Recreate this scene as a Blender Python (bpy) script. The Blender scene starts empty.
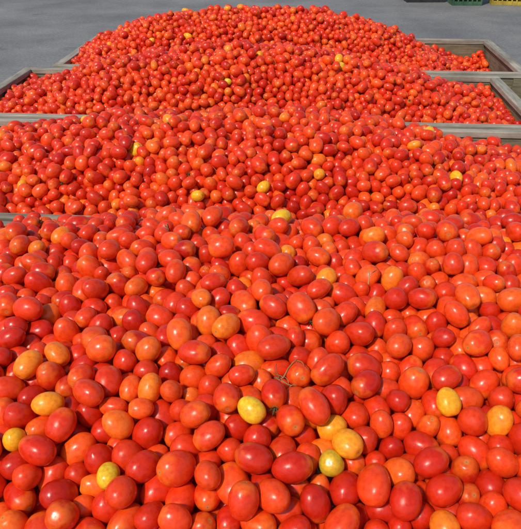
import bpy, bmesh, math, random
import numpy as np
from mathutils import Vector, Matrix, Euler, Quaternion
random.seed(7); rng=np.random.default_rng(11)
scene=bpy.context.scene
scene.view_settings.view_transform='Standard'
try: scene.view_settings.look='None'
except Exception: pass
scene.view_settings.exposure=0
COL=scene.collection
RIM=1.05

# ------------------------------------------------------------ materials
def newmat(name):
    m=bpy.data.materials.new(name); m.use_nodes=True
    nt=m.node_tree; nt.nodes.clear()
    out=nt.nodes.new('ShaderNodeOutputMaterial'); b=nt.nodes.new('ShaderNodeBsdfPrincipled')
    nt.links.new(b.outputs[0],out.inputs[0])
    return m,nt,b
def N(nt,t,**k):
    n=nt.nodes.new(t)
    for a,v in k.items(): setattr(n,a,v)
    return n
def mixc(nt,fac,a,b,mode='MIX'):
    n=nt.nodes.new('ShaderNodeMix'); n.data_type='RGBA'; n.blend_type=mode
    for s,v in ((n.inputs['Factor'],fac),(n.inputs[6],a),(n.inputs[7],b)):
        if hasattr(v,'links'): nt.links.new(v,s)
        else: s.default_value=v
    return n.outputs[2]
def ramp(nt,src,stops):
    r=nt.nodes.new('ShaderNodeValToRGB'); nt.links.new(src,r.inputs[0])
    e=r.color_ramp.elements
    e[0].position,e[0].color=stops[0][0],(*stops[0][1],1)
    e[1].position,e[1].color=stops[-1][0],(*stops[-1][1],1)
    for p,c in stops[1:-1]:
        x=e.new(p); x.color=(*c,1)
    return r.outputs[0]
def noise(nt,vec,scale,detail=3,rough=.5):
    n=nt.nodes.new('ShaderNodeTexNoise'); n.inputs['Scale'].default_value=scale
    n.inputs['Detail'].default_value=detail; n.inputs['Roughness'].default_value=rough
    if vec is not None: nt.links.new(vec,n.inputs['Vector'])
    return n.outputs[0]

def tomato_mat():
    m,nt,b=newmat('tomato_skin')
    tc=N(nt,'ShaderNodeAttribute',attribute_type='INSTANCER',attribute_name='tcol')
    tr=N(nt,'ShaderNodeAttribute',attribute_type='INSTANCER',attribute_name='trnd')
    tp=N(nt,'ShaderNodeAttribute',attribute_type='GEOMETRY',attribute_name='tpos')
    add=N(nt,'ShaderNodeVectorMath',operation='ADD')
    sc=N(nt,'ShaderNodeVectorMath',operation='SCALE'); sc.inputs['Scale'].default_value=40
    nt.links.new(tr.outputs['Vector'],sc.inputs[0])
    nt.links.new(tp.outputs['Vector'],add.inputs[0]); nt.links.new(sc.outputs[0],add.inputs[1])
    v=add.outputs[0]
    sep=N(nt,'ShaderNodeSeparateXYZ'); nt.links.new(tp.outputs['Vector'],sep.inputs[0])
    n1=noise(nt,v,1.3,1)
    ma=N(nt,'ShaderNodeMath',operation='MULTIPLY_ADD'); nt.links.new(n1,ma.inputs[0]); ma.inputs[1].default_value=1.6; ma.inputs[2].default_value=-.8
    ad=N(nt,'ShaderNodeMath',operation='ADD'); nt.links.new(sep.outputs[2],ad.inputs[0]); nt.links.new(ma.outputs[0],ad.inputs[1])
    sh=ramp(nt,ad.outputs[0],[(0.5,(0,0,0)),(1.0,(.36,.36,.36))])
    c=mixc(nt,sh,tc.outputs['Color'],(.86,.19,.012,1))
    n3=noise(nt,v,2.6,4,.62)
    mot=ramp(nt,n3,[(.3,(.82,.70,.72)),(.5,(1,1,1)),(.72,(1.06,1.4,1.4))])
    c=mixc(nt,1.0,c,mot,'MULTIPLY')
    n4=noise(nt,v,8,2,.5)
    s=ramp(nt,n4,[(.72,(0,0,0)),(.78,(.5,.5,.5))])
    c=mixc(nt,s,c,(.28,.09,.02,1))
    ln=N(nt,'ShaderNodeVectorMath',operation='LENGTH')
    cx=N(nt,'ShaderNodeCombineXYZ'); nt.links.new(sep.outputs[0],cx.inputs[0]); nt.links.new(sep.outputs[1],cx.inputs[1])
    nt.links.new(cx.outputs[0],ln.inputs[0])
    inv=N(nt,'ShaderNodeMath',operation='SUBTRACT'); inv.inputs[0].default_value=1; nt.links.new(ln.outputs['Value'],inv.inputs[1])
    pos=N(nt,'ShaderNodeMath',operation='GREATER_THAN'); nt.links.new(sep.outputs[2],pos.inputs[0]); pos.inputs[1].default_value=0
    mm=N(nt,'ShaderNodeMath',operation='MULTIPLY'); nt.links.new(inv.outputs[0],mm.inputs[0]); nt.links.new(pos.outputs[0],mm.inputs[1])
    scar=ramp(nt,mm.outputs[0],[(.74,(0,0,0)),(.86,(.45,.45,.45)),(.92,(.8,.8,.8))])
    c=mixc(nt,scar,c,(.52,.22,.06,1))
    core=ramp(nt,mm.outputs[0],[(.93,(0,0,0)),(.96,(.8,.8,.8))])
    c=mixc(nt,core,c,(.25,.11,.04,1))
    nt.links.new(c,b.inputs['Base Color'])
    rr=ramp(nt,n3,[(.3,(.19,.19,.19)),(.75,(.42,.42,.42))])
    nt.links.new(rr,b.inputs['Roughness'])
    b.inputs['IOR'].default_value=1.43
    bp=N(nt,'ShaderNodeBump'); bp.inputs['Strength'].default_value=.12; bp.inputs['Distance'].default_value=.002
    nt.links.new(n3,bp.inputs['Height']); nt.links.new(bp.outputs[0],b.inputs['Normal'])
    return m
TOM=tomato_mat()

def simple(name,c1,c2,scale=8,rough=.8,stretch=None,bump=.3):
    m,nt,b=newmat(name)
    tc=N(nt,'ShaderNodeTexCoord'); mp=N(nt,'ShaderNodeMapping')
    nt.links.new(tc.outputs['Object'],mp.inputs[0])
    if stretch: mp.inputs['Scale'].default_value=stretch
    n=noise(nt,mp.outputs[0],scale,6,.65)
    n2=noise(nt,tc.outputs['Object'],3.5,5,.7)
    c=ramp(nt,n,[(.3,c1),(.7,c2)])
    g=ramp(nt,n2,[(.35,(.6,.58,.55)),(.6,(1.05,1.05,1.05))])
    c=mixc(nt,1.0,c,g,'MULTIPLY')
    nt.links.new(c,b.inputs['Base Color']); b.inputs['Roughness'].default_value=rough
    bp=N(nt,'ShaderNodeBump'); bp.inputs['Strength'].default_value=bump; bp.inputs['Distance'].default_value=.004
    nt.links.new(n,bp.inputs['Height']); nt.links.new(bp.outputs[0],b.inputs['Normal'])
    return m
WOODX=simple('weathered_wood_x',(.10,.088,.05),(.27,.23,.14),6,.8,(1,14,14))
WOODY=simple('weathered_wood_y',(.10,.088,.05),(.27,.23,.14),6,.8,(14,1,14))
RIMX=simple('worn_rim_x',(.19,.18,.14),(.44,.41,.33),5,.65,(1,12,12))
RIMY=simple('worn_rim_y',(.19,.18,.14),(.44,.41,.33),5,.65,(12,1,12))
CALYX=simple('dry_calyx',(.05,.05,.015),(.16,.13,.05),20,.9)
STEM=simple('dry_vine',(.22,.13,.05),(.50,.34,.17),30,.9)
GAPSHADE=simple('gap_shade_red',(.05,.006,.003),(.14,.015,.006),20,.7)  # dark red standing in for the shade deep between tomatoes

def mkmesh(name,verts,faces,mats,parent=None,smooth=False):
    me=bpy.data.meshes.new(name); me.from_pydata(verts,[],faces); me.update()
    for m in (mats if isinstance(mats,list) else [mats]): me.materials.append(m)
    o=bpy.data.objects.new(name,me); COL.objects.link(o)
    if smooth: me.shade_smooth()
    if parent: o.parent=parent
    return o
def boxes(name,lst,mats,parent=None,bevel=.003):
    bm=bmesh.new()
    for (x0,x1,y0,y1,z0,z1,mi) in lst:
        r=bmesh.ops.create_cube(bm,size=1)
        for v in r['verts']:
            v.co=Vector((x0+(v.co.x+.5)*(x1-x0),y0+(v.co.y+.5)*(y1-y0),z0+(v.co.z+.5)*(z1-z0)))
        for f in {f for v in r['verts'] for f in v.link_faces}: f.material_index=mi
    me=bpy.data.meshes.new(name); bm.to_mesh(me); bm.free()
    for m in mats: me.materials.append(m)
    o=bpy.data.objects.new(name,me); COL.objects.link(o)
    if parent: o.parent=parent
    if bevel:
        mo=o.modifiers.new('bevel','BEVEL'); mo.width=bevel; mo.segments=2
    return o
def empty(name,loc=(0,0,0)):
    e=bpy.data.objects.new(name,None); e.location=loc; COL.objects.link(e); return e

# ------------------------------------------------------------ tomato prototypes
protos=bpy.data.collections.new('tomato_variants')
ASP=[.14,.22,.30,.30,.36,.44,.26,.34]     # half separation / radius
def proto(i,s,calyx=False):
    r_=random.Random(100+i)
    NU,NV=36,24
    top=1+s
    l3=r_.uniform(.0,.04); l2=r_.uniform(0,.05); ph=r_.uniform(0,6); ph2=r_.uniform(0,6)
    taper=r_.uniform(-.09,.11); tip=r_.uniform(.0,.07); dim=r_.uniform(.05,.11)
    ex=r_.uniform(.84,1.02)
    V=[];F=[]
    for j in range(NV+1):
        t=math.pi*j/NV
        for k in range(NU):
            a=2*math.pi*k/NU
            rr=math.sin(t)**ex if 0<j<NV else 0
            z=math.cos(t)*top
            rad=rr*(1+taper*math.cos(t))*(1+l3*math.cos(3*a+ph)+l2*math.cos(2*a+ph2))
            if t<.5:
                q=1-t/.5; z-=dim*q*q*(3-2*q)
            if t>2.85: z-=tip*((t-2.85)/.29)**2
            V.append((rad*math.cos(a),rad*math.sin(a),z))
    for j in range(NV):
        for k in range(NU):
            a=j*NU+k; b2=j*NU+(k+1)%NU; c=(j+1)*NU+(k+1)%NU; d=(j+1)*NU+k
            if j==0: F.append((a,d,c))
            elif j==NV-1: F.append((a,d,b2))
            else: F.append((a,d,c,b2))
    nt_=len(F)
    if calyx:
        z0=top-dim*.9
        ns=6
        for q in range(ns):
            a=2*math.pi*q/ns+r_.uniform(-.2,.2); L=r_.uniform(.45,.75); lift=r_.uniform(-.02,.22)
            for w in range(5):
                u=w/4; rad=L*u; zz=z0+.07+.16*math.sin(u*2.2)+lift*u*u
                wd=.09*(1-u)**.7+.005
                cx,cy=rad*math.cos(a),rad*math.sin(a)
                V.append((cx-wd*math.sin(a),cy+wd*math.cos(a),zz)); V.append((cx+wd*math.sin(a),cy-wd*math.cos(a),zz))
                n=len(V)
                if w: F.append((n-4,n-3,n-1,n-2))
        bend=r_.uniform(-.3,.3)
        for w in range(5):
            u=w/4
            for k in range(6):
                a=2*math.pi*k/6; V.append((bend*u*u+.055*math.cos(a),.055*math.sin(a),z0+.03+.5*u))
            n=len(V)
            if w:
                for k in range(6): F.append((n-12+k,n-12+(k+1)%6,n-6+(k+1)%6,n-6+k))
    me=bpy.data.meshes.new('tomato_shape'); me.from_pydata(V,[],F); me.update()
    me.validate()
    me.materials.append(TOM); me.materials.append(CALYX)
    mi=np.zeros(len(me.polygons),dtype=np.int32); mi[nt_:]=1
    me.polygons.foreach_set('material_index',mi); me.shade_smooth()
    at=me.attributes.new('tpos','FLOAT_VECTOR','POINT')
    co=np.zeros(len(me.vertices)*3); me.vertices.foreach_get('co',co); at.data.foreach_set('vector',co)
    o=bpy.data.objects.new('tomato_variant_%02d'%i,me); protos.objects.link(o)
for i,s in enumerate(ASP): proto(i,s)
proto(8,.26,True); proto(9,.34,True)
ASPA=np.array(ASP+[.26,.34])

# ------------------------------------------------------------ heaps
BINS=[dict(x=(-1.65,1.75),y=(.30,1.79),H=.262,c=.25,hw=1.64,e=3.2,ey=2.9,yc=1.25,r=.0236),
      dict(x=(-1.70,1.30),y=(1.83,2.87),H=.215,c=-.25,hw=1.38,e=2.5,ey=2.4,yc=2.38,r=.0222),
      dict(x=(-1.80,1.20),y=(2.93,3.87),H=.285,c=-.32,hw=1.46,e=2,ey=2.2,yc=3.40,r=.0212),
      dict(x=(-1.64,1.42),y=(3.95,4.95),H=.312,c=-.33,hw=1.36,e=2.8,ey=2.2,yc=4.45,r=.0206)]
WT=.035
def wob(x,y,i):
    return .010*np.sin(5.1*x+1.7*i)*np.cos(4.3*y+i)+.007*np.sin(11*x+2*i+3*y)+.006*np.cos(17*y-9*x)
def surf(x,y,b,i):
    u=np.clip(np.abs((x-b['c'])/b['hw']),0,1.1)
    v=np.where(y<b['yc'],(b['yc']-y)/(b['yc']-b['y'][0]),(y-b['yc'])/(b['y'][1]-b['yc'])); v=np.clip(v,0,1)
    f=1-u**b['e']; g=1-v**b['ey']
    return RIM-.045+(b['H']+.045)*np.maximum(f,-.25)*(.12+.88*g)+wob(x,y,i)
cen=[];bi=[];rad=[]
for i,b in enumerate(BINS):
    b['T']=b['r']*5.6
    A=(b['x'][1]-b['x'][0])*(b['y'][1]-b['y'][0])
    n=int(A*b['T']*.64/(5.45*b['r']**3))
    x=rng.uniform(b['x'][0]+WT,b['x'][1]-WT,n); y=rng.uniform(b['y'][0]+WT,b['y'][1]-WT,n)
    z=surf(x,y,b,i)-rng.uniform(0.01,b['T']-.02,n)
    cen.append(np.stack([x,y,z],1)); bi.append(np.full(n,i))
    rad.append(np.clip(rng.normal(b['r'],b['r']*.10,n),b['r']*.74,b['r']*1.2))
cen=np.concatenate(cen); bi=np.concatenate(bi); rad=np.concatenate(rad); NT=len(cen)
var=rng.choice(10,NT,p=[.10,.15,.17,.16,.12,.06,.12,.10,.01,.01])
hs=rad*ASPA[var]
ax=rng.normal(size=(NT,3)); ax[:,2]*=.55; ax/=np.linalg.norm(ax,axis=1)[:,None]
P=np.concatenate([cen+ax*hs[:,None],cen-ax*hs[:,None]]); R=np.concatenate([rad,rad])*.985
B2=np.concatenate([bi,bi]); own=np.concatenate([np.arange(NT)]*2)
X0=np.array([b['x'][0] for b in BINS])[B2]+WT; X1=np.array([b['x'][1] for b in BINS])[B2]-WT
Y0=np.array([b['y'][0] for b in BINS])[B2]+WT; Y1=np.array([b['y'][1] for b in BINS])[B2]-WT
def pairs(P,cs):
    q=np.floor((P-P.min(0))/cs).astype(np.int64)+1
    ny=q[:,1].max()+3; nz=q[:,2].max()+3
    key=(q[:,0]*ny+q[:,1])*nz+q[:,2]
    o=np.argsort(key,kind='stable'); sk=key[o]
    I=[];J=[]
    for dx in (-1,0,1):
        for dy in (-1,0,1):
            for dz in (-1,0,1):
                off=(dx*ny+dy)*nz+dz
                if off<0: continue
                lo=np.searchsorted(sk,sk+off,'left'); hi=np.searchsorted(sk,sk+off,'right')
                if off==0: lo=np.arange(len(sk))+1
                c=np.maximum(hi-lo,0); tot=c.sum()
                if tot==0: continue
                a=np.repeat(np.arange(len(sk)),c)
                st=np.repeat(np.cumsum(c)-c,c); bb=np.repeat(lo,c)+np.arange(tot)-st
                I.append(o[a]);J.append(o[bb])
    I=np.concatenate(I);J=np.concatenate(J)
    d=np.linalg.norm(P[I]-P[J],axis=1)
    k=(d<R[I]+R[J]+.012)&(own[I]!=own[J])
    return I[k],J[k]
NP=len(P); ITER=100
for it in range(ITER):
    if it%6==0: I,J=pairs(P,.060)
    g=.0015 if it<72 else .0004 if it<90 else 0
    P[:,2]-=g
    d=P[I]-P[J]; L=np.linalg.norm(d,axis=1)+1e-9; ov=R[I]+R[J]-L
    k=ov>0; i_=I[k]; j_=J[k]; c=(d[k]/L[k][:,None])*(ov[k]*.5)[:,None]
    cnt=np.bincount(i_,minlength=NP)+np.bincount(j_,minlength=NP)
    D=np.stack([np.bincount(i_,c[:,a],NP)-np.bincount(j_,c[:,a],NP) for a in range(3)],1)
    P+=D*(1.5/np.maximum(cnt,1.5))[:,None]
    a_=P[:NT]; b_=P[NT:]; m=(a_+b_)/2; d=a_-b_; L=np.linalg.norm(d,axis=1)+1e-9
    d=d/L[:,None]*hs[:,None]; P[:NT]=m+d; P[NT:]=m-d
    P[:,0]=np.clip(P[:,0],X0+R,X1-R); P[:,1]=np.clip(P[:,1],Y0+R,Y1-R)
    for i,b in enumerate(BINS):
        s=B2==i
        P[s,2]=np.maximum(P[s,2],surf(P[s,0],P[s,1],b,i)-b['T']+R[s])
cen=(P[:NT]+P[NT:])/2; ax=P[:NT]-P[NT:]; ax/=np.linalg.norm(ax,axis=1)[:,None]
flip=(rng.random(NT)<.5)|(ax[:,2]>.55); ax[flip]*=-1
up=ax[:,2]>.35; flip=up&(rng.random(NT)<.5); ax[flip]*=-1

# colours
pal=np.array([(.46,.011,.004),(.62,.024,.005),(.75,.048,.007),(.83,.090,.009),(.88,.20,.012),(.86,.40,.014),(.62,.52,.03)])
def pal_at(t):
    k=min(int(t),5); f=t-k
    return pal[k]*(1-f)+pal[k+1]*f
def pick(i):
    r=rng.random()
    if r<.94: t=.1+rng.beta(2.1,1.9)*2.95
    elif r<.990 or i==0: t=rng.uniform(2.9,3.8)
    elif r<.997: t=rng.uniform(3.8,4.5)
    else: t=rng.uniform(4.4,5.6)
    return pal_at(t)
tcol=np.array([pick(bi[k]) for k in range(NT)])*rng.uniform(.9,1.1,NT)[:,None]
MARK=[(-.04,1.48,5.3),(-.01,1.33,4.1),(-.33,1.99,5),(-.13,1.98,5),(.19,1.55,5.2),(-1.02,2.03,4.6),(.3,2.1,4.2),(-.61,2.06,4.2),(-.34,.66,5.4),(-.47,.70,4.9),(-.39,.76,4.4),(.09,.80,4.6),(.27,.75,4.4),(.27,.79,4.8),(.36,.78,4.2),(.14,.72,4.5),(-.03,.75,5.3),(-.41,.94,3.8),(.05,.70,6),(.26,.65,3.9),(.02,1.2,4.2),(.54,1.41,4.2),(.13,2.06,4.6),(-.4,3.14,5.6),(.51,2.46,5),(.22,3.36,4.8),(-.78,2.51,4.5),(-.53,.82,4.1),(-.25,.84,3.8)]
hexp=np.zeros(NT)
for i,b in enumerate(BINS):
    s=bi==i; hexp[s]=cen[s,2]+rad[s]-surf(cen[s,0],cen[s,1],b,i)
rb=np.array([b['r'] for b in BINS])[bi]
for (mx,my,t) in MARK:
    d=np.hypot(cen[:,0]-mx,cen[:,1]-my)
    k=np.argmin(d-np.minimum(hexp,.012)*1.5+np.maximum(rad-rb*.95,0)*20+(var==5)*.05); tcol[k]=pal_at(min(t,5.99))
    if var[k]>7: var[k]=3
trnd=rng.random((NT,3))

# camera
cam=bpy.data.cameras.new('camera'); co=bpy.data.objects.new('camera',cam); COL.objects.link(co)
PITCH=math.radians(32.1); YAW=math.radians(4)
co.location=(0,0,RIM+1.0); co.rotation_euler=(math.radians(90)-PITCH,0,YAW)
cam.sensor_fit='HORIZONTAL'; cam.sensor_width=36; cam.lens=36*600/521
cam.clip_start=.05; cam.clip_end=2000
scene.camera=co

# GN instancer
ng=bpy.data.node_groups.new('tomato_scatter','GeometryNodeTree')
ng.interface.new_socket('Geometry',in_out='INPUT',socket_type='NodeSocketGeometry')
ng.interface.new_socket('Geometry',in_out='OUTPUT',socket_type='NodeSocketGeometry')
gi=ng.nodes.new('NodeGroupInput'); go=ng.nodes.new('NodeGroupOutput')
iop=ng.nodes.new('GeometryNodeInstanceOnPoints'); ci=ng.nodes.new('GeometryNodeCollectionInfo')
ci.inputs['Collection'].default_value=protos; ci.inputs['Separate Children'].default_value=True; ci.inputs['Reset Children'].default_value=True
def na(n,t):
    x=ng.nodes.new('GeometryNodeInputNamedAttribute'); x.data_type=t; x.inputs['Name'].default_value=n; return x.outputs[0]
L=ng.links.new
L(gi.outputs[0],iop.inputs['Points']); L(ci.outputs[0],iop.inputs['Instance'])
iop.inputs['Pick Instance'].default_value=True
L(na('idx','INT'),iop.inputs['Instance Index']); L(na('rot','FLOAT_VECTOR'),iop.inputs['Rotation']); L(na('scl','FLOAT'),iop.inputs['Scale'])
L(iop.outputs[0],go.inputs[0])
rot=np.zeros((NT,3))
for k in range(NT):
    q=Vector(ax[k]).to_track_quat('Z','Y')@Quaternion((0,0,1),random.uniform(0,6.283))
    rot[k]=q.to_euler()
for i,b in enumerate(BINS):
    s=np.where(bi==i)[0]
    me=bpy.data.meshes.new('tomato_pile'); me.vertices.add(len(s)); me.vertices.foreach_set('co',cen[s].ravel())
    for nm,ty,arr,f in (('rot','FLOAT_VECTOR',rot[s],'vector'),('tcol','FLOAT_VECTOR',tcol[s],'vector'),('trnd','FLOAT_VECTOR',trnd[s],'vector'),('scl','FLOAT',rad[s],'value'),('idx','INT',var[s].astype(np.int32),'value')):
        a=me.attributes.new(nm,ty,'POINT'); a.data.foreach_set(f,arr.ravel())
    me.update()
    o=bpy.data.objects.new('tomato_pile',me); COL.objects.link(o)
    m=o.modifiers.new('scatter','NODES'); m.node_group=ng
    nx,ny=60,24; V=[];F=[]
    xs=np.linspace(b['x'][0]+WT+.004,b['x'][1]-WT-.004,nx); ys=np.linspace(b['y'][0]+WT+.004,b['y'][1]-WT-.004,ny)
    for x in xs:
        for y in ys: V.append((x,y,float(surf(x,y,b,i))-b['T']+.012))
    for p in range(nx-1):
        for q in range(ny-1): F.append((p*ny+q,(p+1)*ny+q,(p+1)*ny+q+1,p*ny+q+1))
    mkmesh('light_block_sheet',V,F,GAPSHADE,o,True)  # added dark sheet below the fruit layers, stops light leaking through the gaps

# ------------------------------------------------------------ dry vine stems lying on the fruit
def topz(x,y):
    d2=(cen[:,0]-x)**2+(cen[:,1]-y)**2; r2=rad**2
    k=d2<r2
    return float((cen[k,2]+np.sqrt(r2[k]-d2[k])).max()) if k.any() else None
def tube(pts,r0,r1,V,F):
    n=len(pts); base=len(V)
    for a,p in enumerate(pts):
        t=(pts[min(a+1,n-1)]-pts[max(a-1,0)]).normalized(); u=t.cross(Vector((.3,.2,1))).normalized(); w=t.cross(u)
        r=r0+(r1-r0)*a/(n-1)
        for k in range(6):
            an=k*math.pi/3; V.append(tuple(p+u*r*math.cos(an)+w*r*math.sin(an)))
    for a in range(n-1):
        for k in range(6): F.append((base+a*6+k,base+a*6+(k+1)%6,base+(a+1)*6+(k+1)%6,base+(a+1)*6+k))
def vine(x,y,L_,nb,seed):
    r_=random.Random(seed); V=[];F=[]
    an=r_.uniform(0,6.28)
    def walk(x,y,z,an,L_,lift):
        pts=[]; n=8
        for k in range(n):
            if k:
                an+=r_.uniform(-.45,.45); x+=math.cos(an)*L_/n; y+=math.sin(an)*L_/n
            zt=topz(x,y)
            if zt is None: zt=z
            z=max(zt+.002,z*.6+zt*.4)+lift*k/n*.006
            pts.append(Vector((x,y,z)))
        return pts,an
    z=topz(x,y)
    if z is None: return
    main,_=walk(x,y,z,an,L_,r_.uniform(0,.8)); tube(main,.0018,.0008,V,F)
    for q in range(nb):
        p=main[r_.randint(1,6)]; br,_=walk(p.x,p.y,p.z,an+r_.choice((-1,1))*r_.uniform(.5,1.2),L_*r_.uniform(.25,.5),r_.uniform(.3,2)); tube(br,.0011,.0005,V,F)
    mkmesh('dry_vine_stem',V,F,STEM,None,True)
vine(-.03,.85,.10,4,1); vine(-.04,.88,.07,3,2); vine(.17,1.18,.05,2,3); vine(.3,.91,.04,2,4); vine(-.35,1.45,.07,3,5)

# ------------------------------------------------------------ bins
for b in BINS:
    x0,x1=b['x']; y0,y1=b['y']; e=empty('wooden_tomato_bin')
    t=.03
    L_=[]
    nz=5; zb=.16; zt=RIM-.02; hgt=(zt-zb)/nz
    for k in range(nz):
        a=zb+k*hgt; c=a+hgt-.006
        L_.append((x0,x1,y0,y0+t,a,c,0)); L_.append((x0,x1,y1-t,y1,a,c,0))
        L_.append((x0,x0+t,y0+t+.001,y1-t-.001,a,c,1)); L_.append((x1-t,x1,y0+t+.001,y1-t-.001,a,c,1))
    boxes('side_planks',L_,[WOODX,WOODY],e)
    w=.038
    boxes('top_rim',[(x0-.012,x1+.012,y0-.008,y0-.008+w,RIM-.022,RIM+.012,0),(x0-.012,x1+.012,y1+.008-w,y1+.008,RIM-.022,RIM+.012,0),
        (x0-.012,x0-.012+w+.02,y0-.007+w,y1+.007-w,RIM-.022,RIM+.010,1),(x1+.012-w-.02,x1+.012,y0-.007+w,y1+.007-w,RIM-.022,RIM+.010,1)],[RIMX,RIMY],e,.005)
    P_=[]
    n=5
    for k in range(n):
        xx=x0+.02+(x1-x0-.11)*k/(n-1)
        P_.append((xx,xx+.07,y0-.018,y0-.001,.12,RIM-.024,0)); P_.append((xx,xx+.07,y1+.001,y1+.018,.12,RIM-.024,0))
    for yy in (y0+.06,(y0+y1)/2-.035,y1-.13):
        P_.append((x0-.022,x0-.001,yy,yy+.07,.12,RIM-.024,0)); P_.append((x1+.001,x1+.022,yy,yy+.07,.12,RIM-.024,0))
    boxes('battens',P_,[WOODX],e)
    F_=[(x0+.001,x1-.001,y0+.001,y1-.001,.122,.155,0)]
    for yy in (y0+.02,(y0+y1)/2-.05,y1-.12): F_.append((x0,x1,yy,yy+.1,0,.12,0))
    boxes('floor_and_skids',F_,[WOODX],e)

# ------------------------------------------------------------ ground
m,nt,bs=newmat('yard_asphalt')
tc=N(nt,'ShaderNodeTexCoord')
nb=noise(nt,tc.outputs['Object'],.7,7,.68); nf=noise(nt,tc.outputs['Object'],28,5,.8)
c1=ramp(nt,nb,[(.3,(.110,.115,.120)),(.5,(.165,.168,.17)),(.7,(.225,.224,.22))])
c2=ramp(nt,nf,[(.3,(.62,.62,.62)),(.7,(1.38,1.38,1.36))])
c=mixc(nt,1.0,c1,c2,'MULTIPLY')
nst=noise(nt,tc.outputs['Object'],1.9,3,.5)
st=ramp(nt,nst,[(.66,(0,0,0)),(.74,(.6,.6,.6))])
c=mixc(nt,st,c,(.07,.07,.072,1))
nt.links.new(c,bs.inputs['Base Color']); bs.inputs['Roughness'].default_value=.9
bp=N(nt,'ShaderNodeBump'); bp.inputs['Strength'].default_value=.5; bp.inputs['Distance'].default_value=.008; nt.links.new(nf,bp.inputs['Height']); nt.links.new(bp.outputs[0],bs.inputs['Normal'])
S=700; mkmesh('ground',[(-S,-S,0),(S,-S,0),(S,S,0),(-S,S,0)],[(0,1,2,3)],m)

# ------------------------------------------------------------ crates in the distance
def crate_mat(n,a,b_): return simple(n,a,b_,5,.5)
GREEN=crate_mat('green_plastic',(.04,.10,.05),(.06,.15,.08)); YEL=crate_mat('yellow_plastic',(.40,.28,.03),(.5,.37,.05)); DARK=crate_mat('dark_plastic',(.02,.02,.022),(.04,.04,.045))
def crate_stack(name,x,y,rz,mat,n,w=.6,d=.4,h=.27):
    e=empty(name,(x,y,0)); e.rotation_euler=(0,0,rz)
    for k in range(n):
        z=k*(h+.004); t=.014; L_=[(-w/2,w/2,-d/2,d/2,z,z+t,0)]
        for s in (0,.35,.68):
            a=z+t+.001+s*(h-t); c=a+.2*(h-t)+.012
            if s==.68: c=z+h
            L_+= [(-w/2,w/2,-d/2,-d/2+t,a,c,0),(-w/2,w/2,d/2-t,d/2,a,c,0),(-w/2,-w/2+t,-d/2+t+.001,d/2-t-.001,a,c,0),(w/2-t,w/2,-d/2+t+.001,d/2-t-.001,a,c,0)]
        for q in range(7):
            xx=-w/2+q*(w-.03)/6
            L_+=[(xx,xx+.03,-d/2-.008,-d/2-.001,z+.002,z+h-.003,0),(xx,xx+.03,d/2+.001,d/2+.008,z+.002,z+h-.003,0)]
        for q in range(4):
            yy=-d/2+.02+q*(d-.07)/3
            L_+=[(-w/2-.008,-w/2-.001,yy,yy+.03,z+.002,z+h-.003,0),(w/2+.001,w/2+.008,yy,yy+.03,z+.002,z+h-.003,0)]
        boxes('crate_%d'%(k+1),L_,[mat],e,.002)
crate_stack('green_crate_stack',3.30,13.75,.05,GREEN,3)
crate_stack('yellow_crate_stack',4.15,13.85,-.1,YEL,2)
crate_stack('yellow_crate_stack',4.8,13.9,.06,YEL,3)
crate_stack('dark_crate_stack',2.5,14.2,.1,DARK,3,.8,.6)

# ------------------------------------------------------------ light
SE=math.radians(50); SR=math.radians(215)
w=bpy.data.worlds.new('World'); scene.world=w; w.use_nodes=True; nt=w.node_tree; nt.nodes.clear()
sk=nt.nodes.new('ShaderNodeTexSky'); sk.sky_type='NISHITA'; sk.sun_disc=False; sk.sun_elevation=SE; sk.sun_rotation=SR
bg=nt.nodes.new('ShaderNodeBackground'); bg.inputs[1].default_value=.125; ow=nt.nodes.new('ShaderNodeOutputWorld')
nt.links.new(sk.outputs[0],bg.inputs[0]); nt.links.new(bg.outputs[0],ow.inputs[0])
sl=bpy.data.lights.new('sun','SUN'); sl.energy=3.4; sl.angle=math.radians(5); sl.color=(1,.90,.76)
so=bpy.data.objects.new('sun',sl); COL.objects.link(so)
dv=Vector((math.sin(SR)*math.cos(SE),math.cos(SR)*math.cos(SE),math.sin(SE)))
so.rotation_euler=dv.to_track_quat('Z','Y').to_euler(); so.location=dv*20
